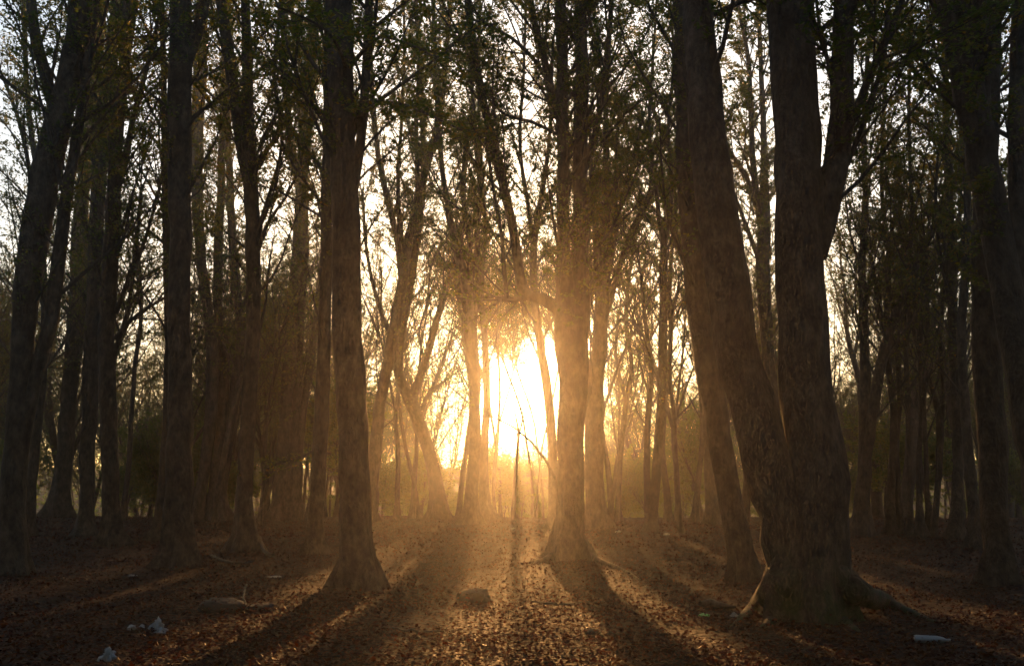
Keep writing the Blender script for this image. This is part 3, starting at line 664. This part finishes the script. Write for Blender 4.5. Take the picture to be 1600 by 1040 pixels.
taken = []
def free(x, y, d):
    for a, b in taken:
        if (a-x)**2+(b-y)**2 < d*d: return False
    taken.append((x, y)); return True
def scatter(n, y0, y1, protos, kind, mind, smin, smax, name, cat, corridor, desc, half=0.66):
    k = 0; tries = 0; made = {}
    while k < n and tries < n*60:
        tries += 1
        y = RNG.uniform(y0**1.6, y1**1.6)**(1/1.6); x = RNG.uniform(-half, half)*y
        lat = x - y*math.tan(SUN_AZ)
        if abs(lat) < (0.028*y+1.3 if corridor > 0 else -1): continue
        use = protos
        if abs(lat) < 10:
            if protos is P_TALL or protos is P_SLIM:
                if RNG.uniform() < 0.4: continue
                use = P_BARE
            else: use = P_BUSH[1:2]
        if not free(x, y, mind): continue
        where, px = anchor(x, y)
        r = place(name, use[RNG.integers(len(use))], x, y, RNG.uniform(smin, smax), RNG.uniform(0, 6.28),
              desc % where, cat, kind, lean=(RNG.normal(0, 0.03), RNG.normal(0, 0.04))); k += 1
        made.setdefault(where, []).append((y, r))
    for where, lst in made.items():
        lst.sort(key=lambda a: a[0])
        for i, (y, r) in enumerate(lst):
            pre = '' if len(lst) == 1 else ('nearer ' if i == 0 else 'farther ') if len(lst) == 2 else ORD[i]+' '
            r['label'] = pre + desc % where
RNG = np.random.default_rng(SCATTER_SEED)
scatter(32, 42, 78, P_TALL, 'tall background beeches', 3.2, 0.75, 1.05, 'beech_tree', 'tree', 1.6, 'tall many stemmed background beech seen just %s')
def corridor_tree(n, y0, y1, protos, smin, smax, half, name, cat, kind, desc):
    for k in range(n):
        y = RNG.uniform(y0, y1); x = RNG.uniform(-half, half); where, px = anchor(x, y)
        if smin is None: sc = (0.080*y+1.6-float(gz(x, y)))/18.5*RNG.uniform(0.8, 1.0)
        else: sc = RNG.uniform(smin, smax)
        r = place(name, protos[k % len(protos)], x, y, sc, RNG.uniform(0, 6.28), (ORD[k]+' '+desc) if k < 10 else desc+', one of the far ones', cat, kind)
corridor_tree(7, 44, 66, P_HIGH, 0.95, 1.1, 4.0, 'young_beech', 'tree', 'high crowned beeches over the sun', 'thin high crowned beech rising past the sun')
corridor_tree(18, 52, 95, P_BARE+P_SLIM, None, None, 4.5, 'beech_sapling', 'sapling', 'bare saplings under the sun', 'low bare sapling standing under the sun')
scatter(85, 56, 110, P_BARE+P_SLIM, 'thin mid stems', 1.6, 0.8, 1.1, 'young_beech', 'tree', 1.0, 'thin leggy background beech seen just %s')
scatter(44, 75, 150, P_TALL, 'distant beeches', 4.0, 0.85, 1.1, 'beech_tree', 'tree', 2.6, 'distant hazy beech seen just %s')
scatter(84, 40, 95, P_SLIM, 'slim background trees', 1.8, 0.7, 1.1, 'young_beech', 'tree', 1.0, 'slim young background beech seen just %s')
scatter(60, 85, 150, P_BARE, 'thin far stems', 2.0, 0.7, 1.0, 'young_beech', 'tree', 1.0, 'thin bare stemmed far beech seen just %s')
scatter(38, 48, 110, P_BUSH, 'leafy saplings', 1.5, 0.7, 1.2, 'beech_sapling', 'sapling', -1, 'low olive leafy sapling seen just %s')

# unseen beeches added behind and beside the viewer to shade the wood
k = 0
while k < 190:
    y = RNG.uniform(-50, 40); x = RNG.uniform(-52, 52)
    if y > 0 and abs(x) < 0.75*y+7: continue
    if math.hypot(x, y) < 5 or not free(x, y, 2.6): continue
    if abs(x) < 4 and y > -8: continue
    place('beech_tree', P_TALL[RNG.integers(4)] if k % 2 else P_SLIM[RNG.integers(3)], x, y, RNG.uniform(0.85, 1.1), RNG.uniform(0, 6.28), 'unseen beech added for shade outside the picture, behind and beside the viewer', 'tree', 'shade beeches added around the viewer'); k += 1

# ------------------------------------------------------------------ far wood as one mass on the rising ground
def far_wood():
    n = 52000
    Y = 105+135*RNG.uniform(0, 1, n)**0.8; X = RNG.uniform(-0.85, 0.85, n)*Y
    hmax = 13+4*np.sin(X*0.06+1)+3*np.sin(X*0.17+2)
    lat = np.abs(X-Y*math.tan(SUN_AZ)); hmax = hmax*(0.35+0.65*sstep(9, 55, lat))
    Z = gz(X, Y)+hmax*RNG.uniform(0, 1, n)**2.3
    V, Q = leaf_quads(np.stack([X, Y, Z], -1), 0.55, tilt=0.8)
    o = link('far_wood', mesh_np('far_wood', V, Q, False), LEAF_LOW)
    tag(o, 'dim olive mass of the far wood closing the view behind the trunks', 'far wood', kind='stuff')
far_wood()

# ------------------------------------------------------------------ stones, wood and rubbish on the floor
def rock(px, py, wpx, hpx, depth, label, group=None, mat=STONE, seed=1, name='stone', cat='stone'):
    p, t = ground_at(px, py); w = wpx*t/F; h = hpx*t/F
    bm = bmesh.new(); bmesh.ops.create_icosphere(bm, subdivisions=4, radius=1)
    for v in bm.verts:
        c = v.co.copy(); k = 1+0.40*noise.noise(c*1.2+Vector((seed*3.1, 0, 0)))+0.22*noise.noise(c*3.3+Vector((0, seed, 0)))+0.03*noise.noise(c*9)
        c = c*k; c.z = min(c.z, 0.72+0.18*c.x*math.sin(seed)+0.1*c.y)
        v.co = Vector((c.x*w/2, c.y*depth/2, c.z*h*0.9))
    for f in bm.faces: f.smooth = True
    tops = [v.co.copy() for v in bm.verts if v.normal.z > 0.15 and v.co.z > 0]
    me = bpy.data.meshes.new(name); bm.to_mesh(me); bm.free()
    o = link(name, me, mat, loc=(p[0], p[1], float(gz(p[0], p[1]))-0.02)); o.rotation_euler = (0, 0, 0.15*math.sin(seed*7))
    pick = [c for c in tops if RNG.uniform() < 0.10+0.12*(wpx > 40)*(c.z < h*0.5)]
    if pick:
        V, Q = leaf_quads(np.array([[c.x, c.y, c.z+0.008] for c in pick]), 0.045, tilt=0.4)
        lf = link('leaf_cover', mesh_np('leaf_cover', V, Q, False), LITTER, o); lf['kind'] = 'stuff'
    tag(o, label, cat, group); return o
rock(743, 940, 52, 30, 0.45, 'angular dark stone alone on the leaf floor below the sun', seed=2)
rock(345, 952, 70, 26, 0.55, 'low dark stone hump in shade at the left, larger of two', seed=5)
rock(406, 952, 42, 14, 0.35, 'small flat stone just right of the large dark hump', seed=8)
rock(926, 990, 30, 15, 0.22, 'rounded stone left of the small stones near the bottom centre', seed=3)
rock(958, 994, 22, 13, 0.18, 'pointed little stone right of the rounded one, bottom centre', seed=11)
rock(1016, 990, 16, 8, 0.14, 'small flat pebble in the lit leaves, middle of three right pebbles', seed=12)
rock(1034, 992, 20, 9, 0.14, 'small pebble at the rim of the long shadow, rightmost of the pebbles', seed=13)
rock(1000, 1006, 20, 6, 0.14, 'sunk pebble lying nearest the camera among the lit leaves', seed=14)

def crumple(px, py, wpx, hpx, label, seed, mat=PAPER, name='paper_scrap', cat='litter', group=None, peak=0.6):
    p, t = ground_at(px, py); w = wpx*t/F; h = hpx*t/F
    bm = bmesh.new(); bmesh.ops.create_icosphere(bm, subdivisions=3, radius=1)
    sv = Vector((seed*2.7, seed, 0))
    for v in bm.verts:
        c = v.co.copy(); k = 0.8+0.45*noise.cell(c*2.3+sv)+0.5*noise.noise(c*1.9+sv)
        x, y, z = c.x*k, c.y*k, c.z*(0.75+0.6*noise.noise(c*1.4-sv))
        z = abs(z)**0.8*(1 if z > 0 else -0.15); sh = peak*0.5
        v.co = Vector(((x+sh*z)*w/2*(1-0.3*peak*z), y*w/3, z*h*0.8))
    me = bpy.data.meshes.new(name); bm.to_mesh(me); bm.free()
    o = link(name, me, mat, loc=(p[0], p[1], float(gz(p[0], p[1]))+0.02)); tag(o, label, cat, group); return o
crumple(244, 984, 20, 22, 'peaked white paper scrap, tallest of the litter cluster at left', 1)
crumple(252, 991, 22, 10, 'flat pale scrap lying in front of the peaked white one', 2, peak=0.2)
crumple(204, 987, 18, 9, 'rounded white scrap at the left end of the litter cluster', 3, peak=0.3)
crumple(220, 985, 11, 8, 'tiny white scrap in the middle of the litter cluster', 4, peak=0.3)
crumple(168, 1036, 26, 26, 'large pale crumpled bag cut by the bottom edge at left', 5, mat=PLASTIC, name='plastic_bag', peak=0.35)
crumple(207, 901, 14, 3, 'thin white strip on the shaded floor below the straight grey beech', 6, peak=0.1)
crumple(427, 903, 24, 3, 'long thin pale strip on the floor between two trunks left of the glow', 7, peak=0.1)
crumple(1100, 965, 18, 5, 'flat light green plastic scrap left of the great mossy roots', 8, mat=GREENP, name='green_scrap', peak=0.1)
crumple(1147, 966, 12, 9, 'bright white scrap catching the sun at the great root tip', 9, peak=0.3)
crumple(966, 832, 10, 4, 'far white scrap on the lit ground right of the central beech', 10, peak=0.2)
crumple(1041, 836, 9, 4, 'far white scrap in the half shade near the forked beech', 12, peak=0.2)
crumple(802, 827, 7, 3, 'tiny far white scrap on the path below the sun', 13, peak=0.2)

def bottle():
    p, t = ground_at(1455, 1003); L = 52*t/F; R = 0.042
    prof = [(0, 0.0), (0, 0.8), (0.03, 1.0), (0.2, 1.0), (0.22, 0.94), (0.24, 1.0), (0.42, 1.0), (0.44, 0.94), (0.46, 1.0), (0.66, 1.0), (0.8, 0.7), (0.88, 0.36), (0.94, 0.34)]
    def lathe(pr, s=16):
        V = [(x*L, r*R*math.cos(a), r*R*math.sin(a)) for x, r in pr for a in np.linspace(0, 2*math.pi, s, endpoint=False)]
        i = np.arange(len(V)).reshape(len(pr), s)
        Q = np.stack([i[:-1], np.roll(i, -1, 1)[:-1], np.roll(i, -1, 1)[1:], i[1:]], -1).reshape(-1, 4); return V, Q
    r = empty('plastic_bottle', (p[0]-L/2, p[1], float(gz(p[0], p[1]))+R*0.9), 'milky plastic bottle lying in deep shade at the lower right', 'bottle')
    r.rotation_euler = (0, 0.02, -0.25)
    V, Q = lathe(prof); link('bottle_body', mesh_np('bottle_body', V, Q), PLASTIC, r)
    V, Q = lathe([(0.93, 0.0), (0.93, 0.42), (1.0, 0.42), (1.0, 0.0)]); link('cap', mesh_np('cap', V, Q), PAPER, r)
bottle()

def stick(pts, label):
    P = []
    for (px, py, w, h) in pts:
        q, t = ground_at(px, py); q[2] = float(gz(q[0], q[1]))+h+0.02; P.append([*q, w/2*t/F])
    A = catmull(P, 0.1); A[:, :3] += RNG.normal(0, 0.008, A[:, :3].shape); o0 = A[0, :3].copy()
    V, Q = stem_mesh(A, 8, 0, 0, knob=0.12)
    o = link('fallen_branch', mesh_np('fallen_branch', V-o0, Q), LOGM, loc=tuple(o0)); tag(o, label, 'fallen branch')
stick([(1095,950,8,0.05),(1112,948,12,0.05),(1130,953,9,0.04),(1150,952,4,0.02)], 'short dark broken branch just left of the great roots')
stick([(330,872,4,0.05),(345,878,5,0.03),(368,882,4,0.02),(395,880,3,0.02)], 'crooked fallen branch beside the conical tree foot')
stick([(405,858,5,0.3),(412,868,5,0.1),(426,872,6,0.05)], 'short broken branch poking up right of the conical foot')
stick([(385,925,3,0.10),(380,940,3,0.06),(387,955,2,0.0)], 'thin pale broken stick standing at the end of the dark hump')
stick([(830,944,3,0.02),(870,950,4,0.03),(905,946,3,0.02)], 'thin long twig on the leaves right of the lone stone')
stick([(600,985,3,0.02),(650,992,4,0.03),(690,988,3,0.02)], 'thin twig on the leaves at the lower centre left')

# ------------------------------------------------------------------ haze volume added to stand in for lens glare round the sun
def haze():
    bm = bmesh.new(); bmesh.ops.create_cube(bm, size=1)
    for v in bm.verts: v.co = Vector((v.co.x*480, v.co.y*280+118, v.co.z*46+14.0))
    me = bpy.data.meshes.new('haze'); bm.to_mesh(me); bm.free()
    m, nt, N, L = new_mat('glare_haze'); out = N('ShaderNodeOutputMaterial'); v = N('ShaderNodeVolumePrincipled')
    v.inputs['Color'].default_value = (0.95, 0.93, 0.9, 1); v.inputs['Density'].default_value = HAZE_DENSITY; v.inputs['Anisotropy'].default_value = HAZE_G
    L(v.outputs[0], out.inputs['Volume'])
    o = link('haze', me, m); tag(o, 'golden haze volume added through the wood for the glare round the sun', 'haze', kind='stuff')
haze()
print('TRIS', sum(len(m.loops)-2*len(m.polygons) for m in bpy.data.meshes), 'obj', len(bpy.data.objects))
